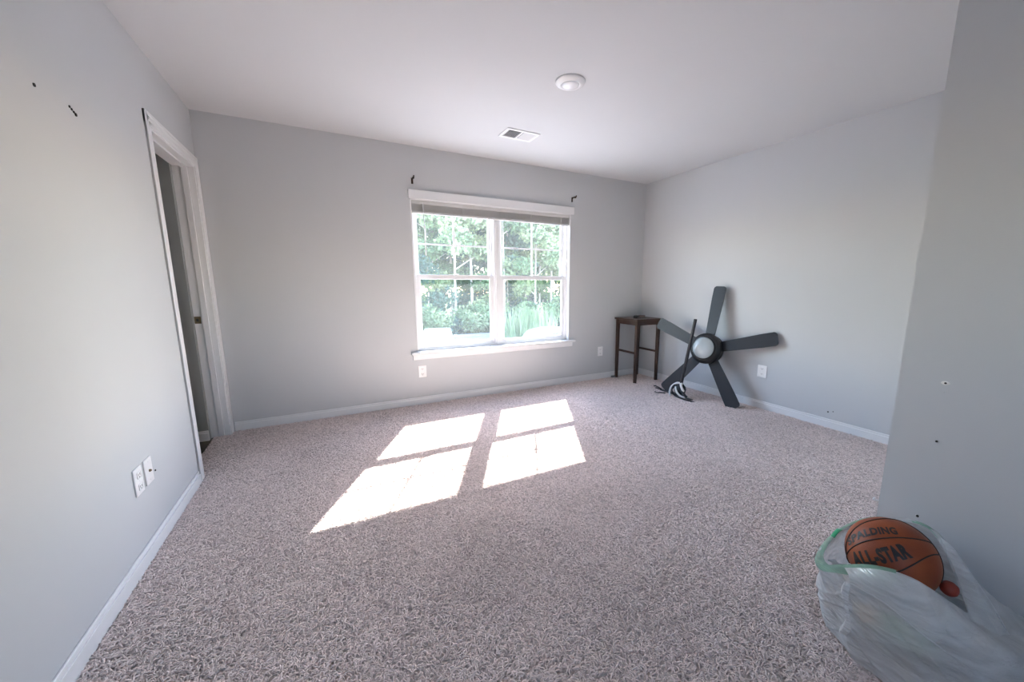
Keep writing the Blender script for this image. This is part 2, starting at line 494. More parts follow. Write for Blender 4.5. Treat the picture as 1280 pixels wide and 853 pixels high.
outlet((XL, -1.564, .366), math.pi / 2, 'white cover plate on the left wall, farther of the pair, nearer the doorway', w=.078, duplex=False)

# nail holes / marks
def wall_mark(parent, x, y, z, face, r=.006, m='hole', name='nail_hole', sq=1.0, halo=0):
    R_ = {'+x': Matrix.Rotation(math.pi / 2, 4, 'Y'), '-x': Matrix.Rotation(-math.pi / 2, 4, 'Y')}[face]
    if halo:
        o = obj('plaster_chip', lathe(bmesh.new(), [(halo, 0), (halo * .8, .0012), (r, .002), (0, .001)], 14, Matrix.Translation((x, y, z)) @ R_ @ Matrix.Diagonal((.7, 1.2, 1, 1))), M['patch'], parent)
    return obj(name, lathe(bmesh.new(), [(r, 0), (r, .0026), (r * .6, .0032), (0, .0024)], 10, Matrix.Translation((x, y, z)) @ R_ @ Matrix.Diagonal((sq, 1, 1, 1))), M[m], parent)
wall_mark(wall_left, XL, -1.857, 1.833, '+x', .006)
for k in range(4): wall_mark(wall_left, XL, -1.66 + k * .012, 1.842 - k * .005, '+x', .0045 + (k == 3) * .002)
wall_mark(wall_left, XL, -1.490, .335, '+x', .0045)
wall_mark(wall_jut, PX, -3.357, .860, '-x', .0035, halo=.010)
wall_mark(wall_jut, PX, -3.357, .828, '-x', .0030, 'wall', 'paint_smear')
wall_mark(wall_jut, PX, -3.361, .648, '-x', .0038)
wall_mark(wall_jut, PX, -3.347, .350, '-x', .0045, halo=.006)
wall_mark(wall_right, XR, -2.264, .138, '-x', .006)
wall_mark(wall_right, XR, -2.30, .150, '-x', .004)

# ------------------------------------------------------------------ ceiling fixtures
lt = thing('ceiling_light', 'round white flush light with a domed centre on the ceiling', 'light', (1.422, -1.616, H))
FL = Matrix.Rotation(math.pi, 4, 'X')
obj('trim_ring', lathe(bmesh.new(), [(.092, 0), (.094, .004), (.089, .010), (.076, .018), (.066, .022), (.060, .023), (.056, .020), (0, .018)], 48, FL), M['vent'], lt, True)
obj('lens', lathe(bmesh.new(), [(.056, .020), (.054, .025), (.044, .030), (.026, .033), (0, .034)], 40, FL), mat('lens_plastic', (.86, .86, .88), .25, noise_scale=20, noise_amt=.01), lt, True)
vt = thing('ceiling_vent', 'white rectangular two way air vent on the ceiling', 'vent', (1.515, -.695, H), .0)
bm = bmesh.new()
VX, VY = .150, .100
box(bm, -VX, VX, -VY, -VY + .028, -.007, 0, .002, 1); box(bm, -VX, VX, VY - .028, VY, -.007, 0, .002, 1)
box(bm, -VX, -VX + .030, -VY + .02, VY - .02, -.007, 0, .002, 1); box(bm, VX - .030, VX, -VY + .02, VY - .02, -.007, 0, .002, 1)
box(bm, -.008, .008, -VY + .02, VY - .02, -.006, 0, .001, 1)
obj('frame', bm, M['vent'], vt)
obj('backing', B(-VX + .02, VX - .02, -VY + .02, VY - .02, -.0015, -.0005), M['ventdark'], vt)
sl = None
for half in (-1, 1):
    for k in range(9):
        x = half * (.015 + .0135 * (k + .35))
        if sl is None:
            sl = obj('slat', B(-.006, .006, -VY + .028, VY - .028, -.0006, .0006), M['vent'], vt); o = sl
        else:
            o = sl.copy(); COL.objects.link(o); o.parent = vt
        o.location = (x, 0, -.006)
        o.rotation_euler = (0, math.radians(52) * (-1 if half < 0 else 1), 0)

# ------------------------------------------------------------------ side table
tb = thing('side_table', 'small square dark brown wooden side table standing in the corner', 'table', (3.375, -.224, 0))
TH = .786
obj('table_top', B(-.205, .205, -.205, .205, TH - .022, TH, .004, 2), M['wood'], tb)
bm = bmesh.new()
for s in (-1, 1):
    box(bm, -.165, .165, s * .172 - .009, s * .172 + .009, TH - .075, TH - .022, .001, 1)
    box(bm, s * .172 - .009, s * .172 + .009, -.165, .165, TH - .075, TH - .022, .001, 1)
obj('apron', bm, M['wood'], tb)
for sx in (-1, 1):
    for sy in (-1, 1):
        b2 = bmesh.new()
        t_ = bmesh.new(); bmesh.ops.create_cube(t_, size=1)
        for v in t_.verts:
            k = .0155 if v.co.z < 0 else .019
            v.co = Vector((sx * .172 + math.copysign(k, v.co.x), sy * .172 + math.copysign(k, v.co.y), TH - .022 if v.co.z > 0 else 0))
        bmesh.ops.bevel(t_, geom=list(t_.edges), offset=.002, segments=1, affect='EDGES')
        obj('leg', t_, M['wood'], tb); b2.free()
for sx in (-1, 1):
    obj('stretcher', B(sx * .172 - .008, sx * .172 + .008, -.156, .156, .362, .386, .001, 1), M['wood'], tb)
g = thing('handheld_gadget', 'small rounded black gadget lying on the dark side table', 'gadget', (3.335, -.235, TH), .5)
obj('body', B(-.055, .055, -.026, .026, 0, .034, .013, 4), M['black'], g, True)
obj('button', lathe(bmesh.new(), [(.007, 0), (.007, .003), (0, .004)], 12, Matrix.Translation((.042, 0, .033))), M['wirew'], g)
bk = thing('notebook', 'thin dark red notebook lying flat on the side table behind the gadget', 'notebook', (3.455, -.165, TH), .35)
obj('cover', B(-.065, .065, -.045, .045, 0, .003, .001, 1), M['redbrown'], bk)
obj('pages', B(-.062, .062, -.042, .042, .003, .019), mat('paper_edge', (.30, .25, .22), .8, noise_scale=50), bk)
obj('cover', B(-.065, .065, -.045, .045, .019, .022, .001, 1), M['redbrown'], bk)
o = obj('cable_box', B(-.035, .035, -.012, .012, 0, .030, .006, 2), M['grey']); o.location = (3.17, -.035, 0)
tag(o, 'small dark grey box lying against the baseboard left of the table', 'box')

# ------------------------------------------------------------------ ceiling fan leaning on the wall
FC = Vector((3.428, -1.205, .535)); TA, YA, PH, FR = .203, .20, .043, .655
e2 = Vector((math.sin(TA) * math.cos(YA), math.sin(TA) * math.sin(YA), math.cos(TA)))
e1 = Vector((math.sin(YA), -math.cos(YA), 0))
ax = e2.cross(e1)          # pointing into the room (-x)
if ax.x > 0: ax = -ax
fan = thing('ceiling_fan', 'black five bladed ceiling fan with frosted light leaning against the right wall', 'ceiling fan', FC)
fm = Matrix((e1, ax.cross(e1), ax)).transposed()   # local x=e1, z=axis to the room
fan.rotation_euler = fm.to_euler()
loc_up = fm.inverted() @ e2
a0 = math.atan2(loc_up.y, loc_up.x)
sgn = 1 if (fm.inverted() @ e1).cross(loc_up).z > 0 else -1
def blade_bm():
    bm = bmesh.new(); n = 14
    pts = []
    r0, r1, w0, w1 = .13, FR, .050, .066
    top, bot = [], []
    prof = []
    for i in range(n + 1):
        u = i / n; r = r0 + (r1 - r0 - .03) * u; ww = w0 + (w1 - w0) * min(1, u * 1.25)
        prof.append((r, ww))
    cc = [(r1 - .03 + .03 * math.sin(a), w1 - .03 + .03 * math.cos(a)) for a in [math.pi / 2 * k / 6 for k in range(1, 7)]]
    outline = [(r, w_) for r, w_ in prof] + cc + [(r, -w_) for r, w_ in reversed(cc)] + [(r, -w_) for r, w_ in reversed(prof)]
    vs = [bm.verts.new((x, y, 0)) for x, y in outline]
    f = bm.faces.new(vs)
    r = bmesh.ops.extrude_face_region(bm, geom=[f])
    for v in r['geom']:
        if isinstance(v, bmesh.types.BMVert): v.co.z += .007
    bmesh.ops.recalc_face_normals(bm, faces=bm.faces)
    bm.transform(Matrix.Rotation(math.radians(-5), 4, 'X'))
    return bm
for k in range(5):
    ang = a0 + (-sgn) * (-1) * 0
    A_ = a0 - sgn * (PH + k * 2 * math.pi / 5)
    if k == 0:
        b0 = obj('blade', blade_bm(), M['blade'], fan); o = b0
        bm = bmesh.new()
        box(bm, .075, .20, -.016, .016, -.014, -.003, .003, 1); box(bm, .17, .22, -.034, .034, -.010, -.002, .003, 1)
        br0 = obj('blade_arm', bm, M['black'], b0); br = br0
    else:
        o = b0.copy(); COL.objects.link(o); o.parent = fan
        br = br0.copy(); COL.objects.link(br); br.parent = o
    o.rotation_euler = (0, 0, A_)
# housing: towards the room the light kit, towards the wall the motor
obj('motor_housing', lathe(bmesh.new(), [(0, -.135), (.045, -.135), (.06, -.12), (.085, -.105), (.130, -.08), (.150, -.05), (.153, -.02), (.148, .012), (.158, .020), (.160, .040), (.154, .060), (.134, .078), (.118, .084), (0, .080)], 48), M['black'], fan, True)
obj('light_ring', lathe(bmesh.new(), [(.118, .080), (.122, .090), (.116, .097), (.111, .095), (.106, .086)], 48, cap=False), M['black'], fan, True)
gm = mat('frosted_globe', (.50, .55, .57), .22, noise_scale=7, noise_amt=.18, coat=.4)
gl = obj('light_globe', lathe(bmesh.new(), [(.111, .088), (.109, .100), (.098, .117), (.079, .133), (.053, .144), (.026, .149), (0, .150)], 40), gm, fan, True)
gl['label'] = 'frosted grey glass light dome'

# downrod with hanger bracket
RX, RY = 3.22, -1.05
rd = thing('fan_downrod', 'black metal fan downrod standing on its wired hanger bracket in front of the fan', 'downrod', (RX, RY, 0))
def L(p): return (p[0] - RX, p[1] - RY, p[2])
P0, P1 = Vector((3.220, -1.078, .165)), Vector((3.225, -1.198, .852))
bm = tube(bmesh.new(), [L(P0), L(P0.lerp(P1, .03)), L(P0.lerp(P1, .97)), L(P1)], [.016, .0165, .0165, .016], 16)
rod = obj('rod', bm, M['rodm'], rd, True)
for t_ in (.12, .30, .36):
    c = P0.lerp(P1, t_)
    obj('pin_hole', lathe(bmesh.new(), [(.005, 0), (.005, .003), (0, .003)], 8, Matrix.Translation(Vector(L(c)) + Vector((-.0135, -.0085, 0))) @ Matrix.Rotation(math.radians(30), 4, 'Z') @ Matrix.Rotation(-math.pi / 2, 4, 'Y')), M['hole'], rod)
bm = lathe(bmesh.new(), [(0, -.060), (.034, -.054), (.055, -.030), (.060, -.004), (.052, .024), (.034, .046), (.018, .058)], 24, Matrix.Translation(Vector(L((3.222, -1.066, .098)))))
obj('hanger_ball', bm, M['black'], rd, True)
bm = bmesh.new()
pts = smoothpath([(-.066, 0, .03), (-.066, 0, .08), (-.050, 0, .125), (-.015, 0, .152), (.015, 0, .152), (.050, 0, .125), (.066, 0, .08), (.066, 0, .03)], 5)
R_ = Matrix.Rotation(math.radians(72), 3, 'Z')
tube(bm, [Vector(L((3.225, -1.065, 0))) + R_ @ p for p in pts], .020, 8, flat=.22)
box(bm, -.080, .080, -.026, .026, .026, .034, .002, 1, M=Matrix.Translation(Vector(L((3.225, -1.065, 0)))) @ Matrix.Rotation(math.radians(72), 4, 'Z'))
obj('hanger_bracket', bm, M['black'], rd, True)
Rb = Matrix.Translation(Vector(L((3.235, -.985, .0)))) @ Matrix.Rotation(math.radians(-92), 4, 'Z')
bm = bmesh.new()
box(bm, -.20, .235, -.018, .018, .012, .018, .001, 1, M=Rb)
box(bm, -.285, -.185, -.011, .011, .016, .023, .001, 1, M=Rb)
obj('mounting_bar', bm, M['black'], rd)
obj('mounting_block', B(-.06, .13, -.030, .030, .017, .028, .003, 1, M=Rb), M['black'], rd)
def wire(m, pts, r):
    obj('wire', tube(bmesh.new(), smoothpath([L(p) for p in pts], 6), r, 6), M[m], rd, True)
wire('wirew', [(3.215, -1.075, .158), (3.195, -1.045, .160), (3.172, -1.005, .125), (3.165, -.985, .080), (3.170, -.975, .035), (3.170, -.99, .012)], .012)
wire('wirew', [(3.215, -1.09, .160), (3.190, -1.10, .150), (3.180, -1.125, .120), (3.188, -1.14, .090)], .014)
wire('wirew', [(3.175, -1.045, .120), (3.158, -1.070, .085), (3.158, -1.105, .052), (3.175, -1.15, .034), (3.195, -1.185, .040)], .011)
wire('wirew', [(3.165, -1.06, .020), (3.160, -1.11, .018), (3.168, -1.16, .012), (3.185, -1.20, .010)], .008)
wire('black', [(3.205, -1.07, .140), (3.170, -1.03, .135), (3.148, -1.02, .085), (3.150, -1.06, .035), (3.160, -1.14, .020), (3.185, -1.23, .010), (3.200, -1.27, .008)], .008)
wire('black', [(3.22, -1.07, .10), (3.180, -1.12, .09), (3.172, -1.165, .065), (3.185, -1.19, .040)], .013)
wire('black', [(3.185, -.90, .012), (3.14, -.87, .018), (3.12, -.84, .012), (3.13, -.80, .008), (3.155, -.785, .008)], .006)
wire('black', [(3.235, -.80, .022), (3.245, -.74, .034), (3.250, -.69, .036), (3.255, -.66, .028)], .007)

# ------------------------------------------------------------------ white clip on the carpet
bm = tube(bmesh.new(), smoothpath([(.022, -.014, .012), (.004, -.012, .013), (-.012, -.002, .014), (-.006, .010, .013), (.020, .012, .012)], 5), .0035, 6)
o = obj('plastic_hook', bm, M['plate'], None, True); o.location = (2.60, -2.985, 0)
tag(o, 'tiny white curved plastic hook lying on the carpet by the wall corner', 'hook')

# ------------------------------------------------------------------ basketball
BC = Vector((1.579, -3.372, .305)); BR = .120
def ball_mat():
    m, t, p = new_mat('basketball_leather')
    tc = t.nodes.new('ShaderNodeTexCoord')
    v = t.nodes.new('ShaderNodeTexVoronoi'); v.inputs['Scale'].default_value = 420
    t.links.new(tc.outputs['Object'], v.inputs['Vector'])
    b = t.nodes.new('ShaderNodeBump'); b.inputs['Strength'].default_value = .5; b.inputs['Distance'].default_value = .0008; b.invert = True
    t.links.new(v.outputs['Distance'], b.inputs['Height']); t.links.new(b.outputs['Normal'], p.inputs['Normal'])
    n = t.nodes.new('ShaderNodeTexNoise'); n.inputs['Scale'].default_value = 9; n.inputs['Detail'].default_value = 5
    t.links.new(tc.outputs['Object'], n.inputs['Vector'])
    r = t.nodes.new('ShaderNodeValToRGB')
    r.color_ramp.elements[0].color = (.20, .036, .008, 1); r.color_ramp.elements[0].position = .3
    r.color_ramp.elements[1].color = (.38, .085, .018, 1); r.color_ramp.elements[1].position = .75
    t.links.new(n.outputs['Fac'], r.inputs['Fac']); t.links.new(r.outputs['Color'], p.inputs['Base Color'])
    p.inputs['Roughness'].default_value = .5
    return m
ball = thing('basketball', 'orange brown basketball with black lettering resting in the open plastic bag', 'ball', BC)
bm = bmesh.new(); bmesh.ops.create_icosphere(bm, subdivisions=5, radius=BR)
obj('ball_skin', bm, ball_mat(), ball, True)
def pray(u, v):
    return (Fw + Rt * ((u - 670.567) / 477.669) - Up * ((v - 435.439) / 477.669)).normalized()
# surface directions on the ball (unit vectors from its centre), measured once from the photograph
def bdir(u, v):
    d = pray(u, v); oc = CAMP - BC
    b = oc.dot(d); c = oc.length_squared - BR * BR; disc = b * b - c
    t = -b - math.sqrt(disc) if disc > 0 else -b
    return (CAMP + d * t - BC).normalized()
def arc_path(uv, n=10):
    P = [bdir(*q) for q in uv]
    # extend over the hidden side along the end tangents
    a = P[0].cross(P[1]).normalized(); z = P[-2].cross(P[-1]).normalized()
    pre = [Matrix.Rotation(-k * .22, 3, a) @ P[0] for k in range(6, 0, -1)]
    post = [Matrix.Rotation(k * .22, 3, z) @ P[-1] for k in range(1, 7)]
    return [p.normalized() * (BR + .0002) for p in smoothpath(pre + P + post, 6)]
seam_m = mat('seam_black', (.02, .014, .012), .6, noise_scale=50)
for uv in ([(1064, 686), (1080, 677.5), (1100, 673.5), (1125, 672.5), (1150, 675), (1164, 679.5)],
           [(1106, 718), (1124, 714.5), (1142, 706), (1155, 698.5), (1166, 694), (1175, 694)],
           [(1063, 668), (1076, 656), (1092, 650.5), (1110, 649), (1130, 652.5), (1150, 660)]):
    obj('seam', tube(bmesh.new(), arc_path(uv), .0021, 6), seam_m, ball, True)
ink = mat('ink_black', (.018, .014, .014), .55, noise_scale=60)
def lettering(name, s, uv0, uv1, uvm, ht, bold, stretch):
    c = bpy.data.curves.new('txt', 'FONT'); c.body = s; c.size = 1; c.offset = bold; c.resolution_u = 3
    c.space_character = 1.12
    to = bpy.data.objects.new('txt', c); COL.objects.link(to)
    bpy.context.view_layer.update()
    me = bpy.data.meshes.new_from_object(to.evaluated_get(bpy.context.evaluated_depsgraph_get()))
    bpy.data.objects.remove(to); bpy.data.curves.remove(c)
    bm = bmesh.new(); bm.from_mesh(me); bpy.data.meshes.remove(me)
    bmesh.ops.triangulate(bm, faces=bm.faces)
    bmesh.ops.subdivide_edges(bm, edges=[e for e in bm.edges if e.calc_length() > .15], cuts=2)
    xs = [v.co.x for v in bm.verts]; ys = [v.co.y for v in bm.verts]
    x0, x1 = min(xs), max(xs); h0 = max(ys)
    path = [bdir(*uv0), bdir(*uvm), bdir(*uv1)]
    def at(t):
        a, b_, c_ = path
        p = (a * (1 - t) * (1 - 2 * t) + b_ * 4 * t * (1 - t) + c_ * t * (2 * t - 1))
        return p.normalized()
    for v in bm.verts:
        t = (v.co.x - x0) / (x1 - x0)
        p = at(t); tg = (at(min(1.2, t + .02)) - at(t - .02)).normalized()
        axis = tg
        ang = v.co.y / h0 * ht / BR
        q = Matrix.Rotation(ang, 3, axis) @ p
        if (Matrix.Rotation(.1, 3, axis) @ p).z < p.z: q = Matrix.Rotation(-ang, 3, axis) @ p
        v.co = q * (BR + .0009)
    return obj(name, bm, ink, ball)
lettering('maker_lettering', 'SPALDING', (1061.5, 683), (1123, 668.5), (1091, 669), .026, .050, 1)
lettering('main_lettering', 'ALL-STAR', (1070, 707), (1141, 696), (1105, 703.5), .040, .060, 1)

# ------------------------------------------------------------------ plastic bag
def film(name, col, trans, fac_tr):
    m = bpy.data.materials.new(name); m.use_nodes = True
    t = m.node_tree; t.nodes.remove(t.nodes['Principled BSDF']); out = t.nodes['Material Output']
    tc = t.nodes.new('ShaderNodeTexCoord')
    mp = t.nodes.new('ShaderNodeMapping'); mp.inputs['Rotation'].default_value = (.75, 0, 0); mp.inputs['Scale'].default_value = (1.2, .8, 4.5)
    t.links.new(tc.outputs['Object'], mp.inputs['Vector'])
    n = t.nodes.new('ShaderNodeTexNoise'); n.inputs['Scale'].default_value = 9; n.inputs['Detail'].default_value = 5; n.inputs['Distortion'].default_value = .8
    t.links.new(mp.outputs['Vector'], n.inputs['Vector'])
    b = t.nodes.new('ShaderNodeBump'); b.inputs['Strength'].default_value = .9; b.inputs['Distance'].default_value = .03
    t.links.new(n.outputs['Fac'], b.inputs['Height'])
    df = t.nodes.new('ShaderNodeBsdfDiffuse'); df.inputs[0].default_value = col
    tl = t.nodes.new('ShaderNodeBsdfTranslucent'); tl.inputs[0].default_value = col
    gs = t.nodes.new('ShaderNodeBsdfGlossy'); gs.inputs['Roughness'].default_value = .28
    tp = t.nodes.new('ShaderNodeBsdfTransparent'); tp.inputs[0].default_value = (.96, .98, .98, 1)
    for s in (df, tl, gs): t.links.new(b.outputs['Normal'], s.inputs['Normal'])
    a = t.nodes.new('ShaderNodeMixShader'); a.inputs[0].default_value = .45
    t.links.new(df.outputs[0], a.inputs[1]); t.links.new(tl.outputs[0], a.inputs[2])
    c = t.nodes.new('ShaderNodeMixShader')
    # doubled-over film along the creases lets less through
    n3 = t.nodes.new('ShaderNodeTexNoise'); n3.inputs['Scale'].default_value = 5; n3.inputs['Detail'].default_value = 2; n3.inputs['Distortion'].default_value = .2
    t.links.new(mp.outputs['Vector'], n3.inputs['Vector'])
    s1 = t.nodes.new('ShaderNodeMath'); s1.operation = 'SUBTRACT'; s1.inputs[1].default_value = .5; t.links.new(n3.outputs['Fac'], s1.inputs[0])
    s2 = t.nodes.new('ShaderNodeMath'); s2.operation = 'ABSOLUTE'; t.links.new(s1.outputs[0], s2.inputs[0])
    s3 = t.nodes.new('ShaderNodeMapRange'); s3.inputs['From Min'].default_value = 0; s3.inputs['From Max'].default_value = .13
    s3.inputs['To Min'].default_value = fac_tr * .68; s3.inputs['To Max'].default_value = fac_tr * 1.1
    t.links.new(s2.outputs[0], s3.inputs['Value']); t.links.new(s3.outputs['Result'], c.inputs[0])
    t.links.new(a.outputs[0], c.inputs[1]); t.links.new(tp.outputs[0], c.inputs[2])
    d = t.nodes.new('ShaderNodeMixShader')
    lw = t.nodes.new('ShaderNodeLayerWeight'); lw.inputs[0].default_value = .25
    mr = t.nodes.new('ShaderNodeMath'); mr.operation = 'MULTIPLY'; mr.inputs[1].default_value = .35
    t.links.new(lw.outputs['Fresnel'], mr.inputs[0]); t.links.new(mr.outputs[0], d.inputs[0])
    t.links.new(c.outputs[0], d.inputs[1]); t.links.new(gs.outputs[0], d.inputs[2])
    t.links.new(d.outputs[0], out.inputs[0])
    return m
bagm = film('bag_film', (.93, .95, .97, 1), .4, .34)
hemm = film('drawstring_green', (.42, .74, .56, 1), .4, .40)
rings = [
 # rim
 [(1.43,-3.245,.285),(1.55,-3.240,.325),(1.69,-3.275,.350),(1.715,-3.38,.385),(1.69,-3.44,.380),(1.66,-3.50,.30),(1.62,-3.55,.215),(1.53,-3.52,.285),(1.455,-3.46,.341),(1.43,-3.385,.333),(1.412,-3.315,.292),(1.410,-3.270,.262)],
 [(1.430,-3.238,.250),(1.55,-3.222,.275),(1.73,-3.245,.30),(1.78,-3.37,.36),(1.77,-3.45,.335),(1.74,-3.53,.25),(1.67,-3.61,.20),(1.54,-3.60,.245),(1.445,-3.51,.300),(1.405,-3.41,.290),(1.400,-3.325,.255),(1.408,-3.268,.228)],
 [(1.450,-3.238,.180),(1.56,-3.205,.19),(1.75,-3.22,.21),(1.835,-3.35,.31),(1.845,-3.44,.255),(1.845,-3.54,.195),(1.80,-3.67,.165),(1.60,-3.72,.190),(1.43,-3.60,.225),(1.378,-3.46,.215),(1.385,-3.355,.185),(1.412,-3.285,.165)],
 [(1.460,-3.240,.10),(1.57,-3.195,.10),(1.76,-3.205,.10),(1.845,-3.30,.13),(1.846,-3.43,.13),(1.846,-3.57,.13),(1.842,-3.75,.095),(1.62,-3.84,.09),(1.42,-3.71,.10),(1.362,-3.53,.10),(1.375,-3.385,.10),(1.420,-3.300,.09)],
 [(1.47,-3.255,.025),(1.57,-3.215,.025),(1.75,-3.225,.025),(1.840,-3.30,.03),(1.843,-3.43,.03),(1.843,-3.58,.03),(1.83,-3.75,.022),(1.61,-3.83,.022),(1.43,-3.71,.022),(1.372,-3.54,.022),(1.378,-3.40,.022),(1.425,-3.310,.022)],
 [(1.50,-3.28,.006),(1.58,-3.25,.006),(1.74,-3.26,.006),(1.80,-3.32,.006),(1.80,-3.43,.006),(1.80,-3.57,.006),(1.77,-3.70,.006),(1.60,-3.76,.006),(1.46,-3.67,.006),(1.41,-3.52,.006),(1.41,-3.42,.006),(1.46,-3.34,.006)],
]
rings = [[Vector(p) for p in r] for r in rings]
NA, NV = 300, 110
def bag_pt(u, v):
    """u in 0..12 around, v in 0..5 down"""
    col = [cr(r, u) for r in rings]
    return cr(col, v, False)
BAGC = Vector((1.60, -3.50, .12))
def bag_disp(p, u, v):
    a = math.exp(-v * .9)
    d = .010 * a * math.sin(u * 5.2 + 2.2 * noise.noise(p * 6)) * min(1, v * 3)
    q = Vector((p.x * 7 + p.z * 5, p.y * 12 - p.z * 14, p.z * 6))
    r = 1 - abs(noise.noise(q)) * 2
    d += .010 * (r - .5) * min(1, v * 2) * min(1, (5 - v) * .7)
    c1 = noise.noise(Vector((p.x * 3 + 4, p.y * 9 + p.z * 9, p.z * 5)))
    d += .004 * math.exp(-(c1 / .05) ** 2) * min(1, v * 2) * min(1, (5 - v) * .7)
    c2 = noise.noise(Vector((p.x * 5 + 9, p.y * 13 - p.z * 20 + 3, p.z * 7)))
    d -= .005 * math.exp(-(c2 / .05) ** 2) * min(1, v * 2) * min(1, (5 - v) * .7)
    d += .004 * noise.noise(p * 22) * min(1, v * 2) * min(1, (5 - v) * .7)
    return d
bm = bmesh.new(); grid = []
for j in range(NV + 1):
    v = 5 * j / NV; row = []
    for i in range(NA):
        u = 12 * i / NA; p = bag_pt(u, v)
        n = Vector((p.x - BAGC.x, p.y - BAGC.y, (p.z - BAGC.z) * .6)).normalized()
        p = p + n * bag_disp(p, u, v)
        p.z = max(p.z, .003); p.x = min(p.x, 1.844)
        row.append(bm.verts.new(p))
    grid.append(row)
for j in range(NV):
    for i in range(NA):
        k = (i + 1) % NA
        bm.faces.new((grid[j][i], grid[j + 1][i], grid[j + 1][k], grid[j][k]))
bm.faces.new(grid[-1])
bmesh.ops.recalc_face_normals(bm, faces=bm.faces)
bag = obj('plastic_bag', bm, bagm, None, True)
tag(bag, 'translucent white drawstring rubbish bag full of things against the jutting wall', 'bag')
# green drawstring hem around the rim
bm = bmesh.new()
for i in range(NA + 1):
    u = 12 * (i / NA)
    if i == 0: rows = []
    a = bag_pt(u, 0); b = bag_pt(u, .62)
    inside = ((a - BC) * 1.0).normalized() * 0
    n = Vector((a.x - BAGC.x, a.y - BAGC.y, 0)).normalized()
    rows.append([bm.verts.new(a + Vector((0, 0, .004)) - n * .003), bm.verts.new(a + Vector((0, 0, .005)) + n * .004), bm.verts.new(a.lerp(b, .5) + n * .012), bm.verts.new(b.lerp(a, -.25) + n * .014)])
def hem_on(u): return (u > 8.4 or u < 2.3) or (2.9 < u < 4.1)
for i in range(NA):
    if hem_on(12 * (i + .5) / NA):
        for k in range(3):
            if k == 2 and not (u > -1): continue
            bm.faces.new((rows[i][k], rows[i + 1][k], rows[i + 1][k + 1], rows[i][k + 1]))
for v in [v for v in bm.verts if not v.link_faces]: bm.verts.remove(v)
hem = obj('drawstring_hem', bm, hemm, bag, True); hem['label'] = 'pale green drawstring hem'
o = obj('drawstring', tube(bmesh.new(), smoothpath([(1.500, -3.238, .318), (1.513, -3.240, .331), (1.538, -3.238, .333), (1.556, -3.236, .326)], 5), .007, 8, flat=.4), mat('drawstring_bright', (.03, .42, .18), .4, noise_scale=30), bag, True)
o['label'] = 'bright green drawstring loop'
# cuff: the film folded outward on the near side
top = [(1.405, -3.315, .290), (1.43, -3.39, .328), (1.452, -3.462, .337), (1.525, -3.522, .285), (1.60, -3.55, .235), (1.645, -3.52, .27), (1.675, -3.475, .345), (1.69, -3.445, .385)]
bot = [(1.385, -3.340, .262), (1.385, -3.43, .262), (1.405, -3.53, .215), (1.465, -3.605, .170), (1.555, -3.635, .130), (1.63, -3.64, .165), (1.69, -3.585, .225), (1.715, -3.49, .33)]
bm = bmesh.new(); rows = []
TV = [Vector(p) for p in top]; BV = [Vector(p) for p in bot]
for i in range(85):
    t_ = 7 * i / 84
    a, b = cr(TV, t_, False), cr(BV, t_, False); row = []
    for k in range(13):
        s = k / 12; p = a.lerp(b, s)
        n = Vector((-.7, -.45, .5)).normalized()
        p += n * (.014 + .022 * math.sin(math.pi * s) + .006 * noise.noise(p * 15) + .004 * math.sin(t_ * 9 + s * 3) * s)
        row.append(bm.verts.new(p))
    rows.append(row)
for i in range(84):
    for k in range(12): bm.faces.new((rows[i][k], rows[i + 1][k], rows[i + 1][k + 1], rows[i][k + 1]))
obj('cuff', bm, film('cuff_film', (.90, .93, .95, 1), .4, .30), bag, True)
nn = Vector((-.7, -.45, .5)).normalized()
obj('cuff_edge', tube(bmesh.new(), [cr(BV, 7 * i / 40, False) + nn * .015 for i in range(41)], .0028, 6), film('edge_film', (.92, .94, .96, 1), .4, .15), bag, True)
bm = bmesh.new(); rows = []
for i in range(31):
    a = i / 30; u = 9.75 + .55 * a + .08 * math.sin(a * 7); v = 1.05 + 2.1 * a; row = []
    for k in range(5):
        p = bag_pt(u + (k - 2) * .045 * (1 + .5 * math.sin(a * 9)), v); n = Vector((p.x - BAGC.x, p.y - BAGC.y, 0)).normalized()
        row.append(bm.verts.new(p + n * (.012 + .004 * (2 - abs(k - 2)))))
    rows.append(row)
for i in range(30):
    for k in range(4): bm.faces.new((rows[i][k], rows[i + 1][k], rows[i + 1][k + 1], rows[i][k + 1]))
obj('side_pleat', bm, film('pleat_film', (.92, .94, .96, 1), .4, .25), bag, True)

# crumpled film gathered inside the mouth, between hem and ball
bm = bmesh.new(); rows = []
for i in range(41):
    a = i / 40
    e0 = Vector((1.425, -3.262, .272)).lerp(Vector((1.45, -3.395, .300)), a)
    e1 = Vector((1.462, -3.285, .215)).lerp(Vector((1.475, -3.43, .235)), a)
    row = []
    for k in range(13):
        q = e0.lerp(e1, k / 12); q = q + Vector((-.2, .3, 1)).normalized() * (.020 * math.sin(math.pi * k / 12) * (1 + .6 * math.sin(a * 19)) + .010 * noise.noise(q * 45))
        row.append(bm.verts.new(q))
    rows.append(row)
for i in range(40):
    for k in range(12): bm.faces.new((rows[i][k], rows[i + 1][k], rows[i + 1][k + 1], rows[i][k + 1]))
obj('inner_film', bm, film('inner_film', (.93, .94, .96, 1), .4, .12), bag, True)

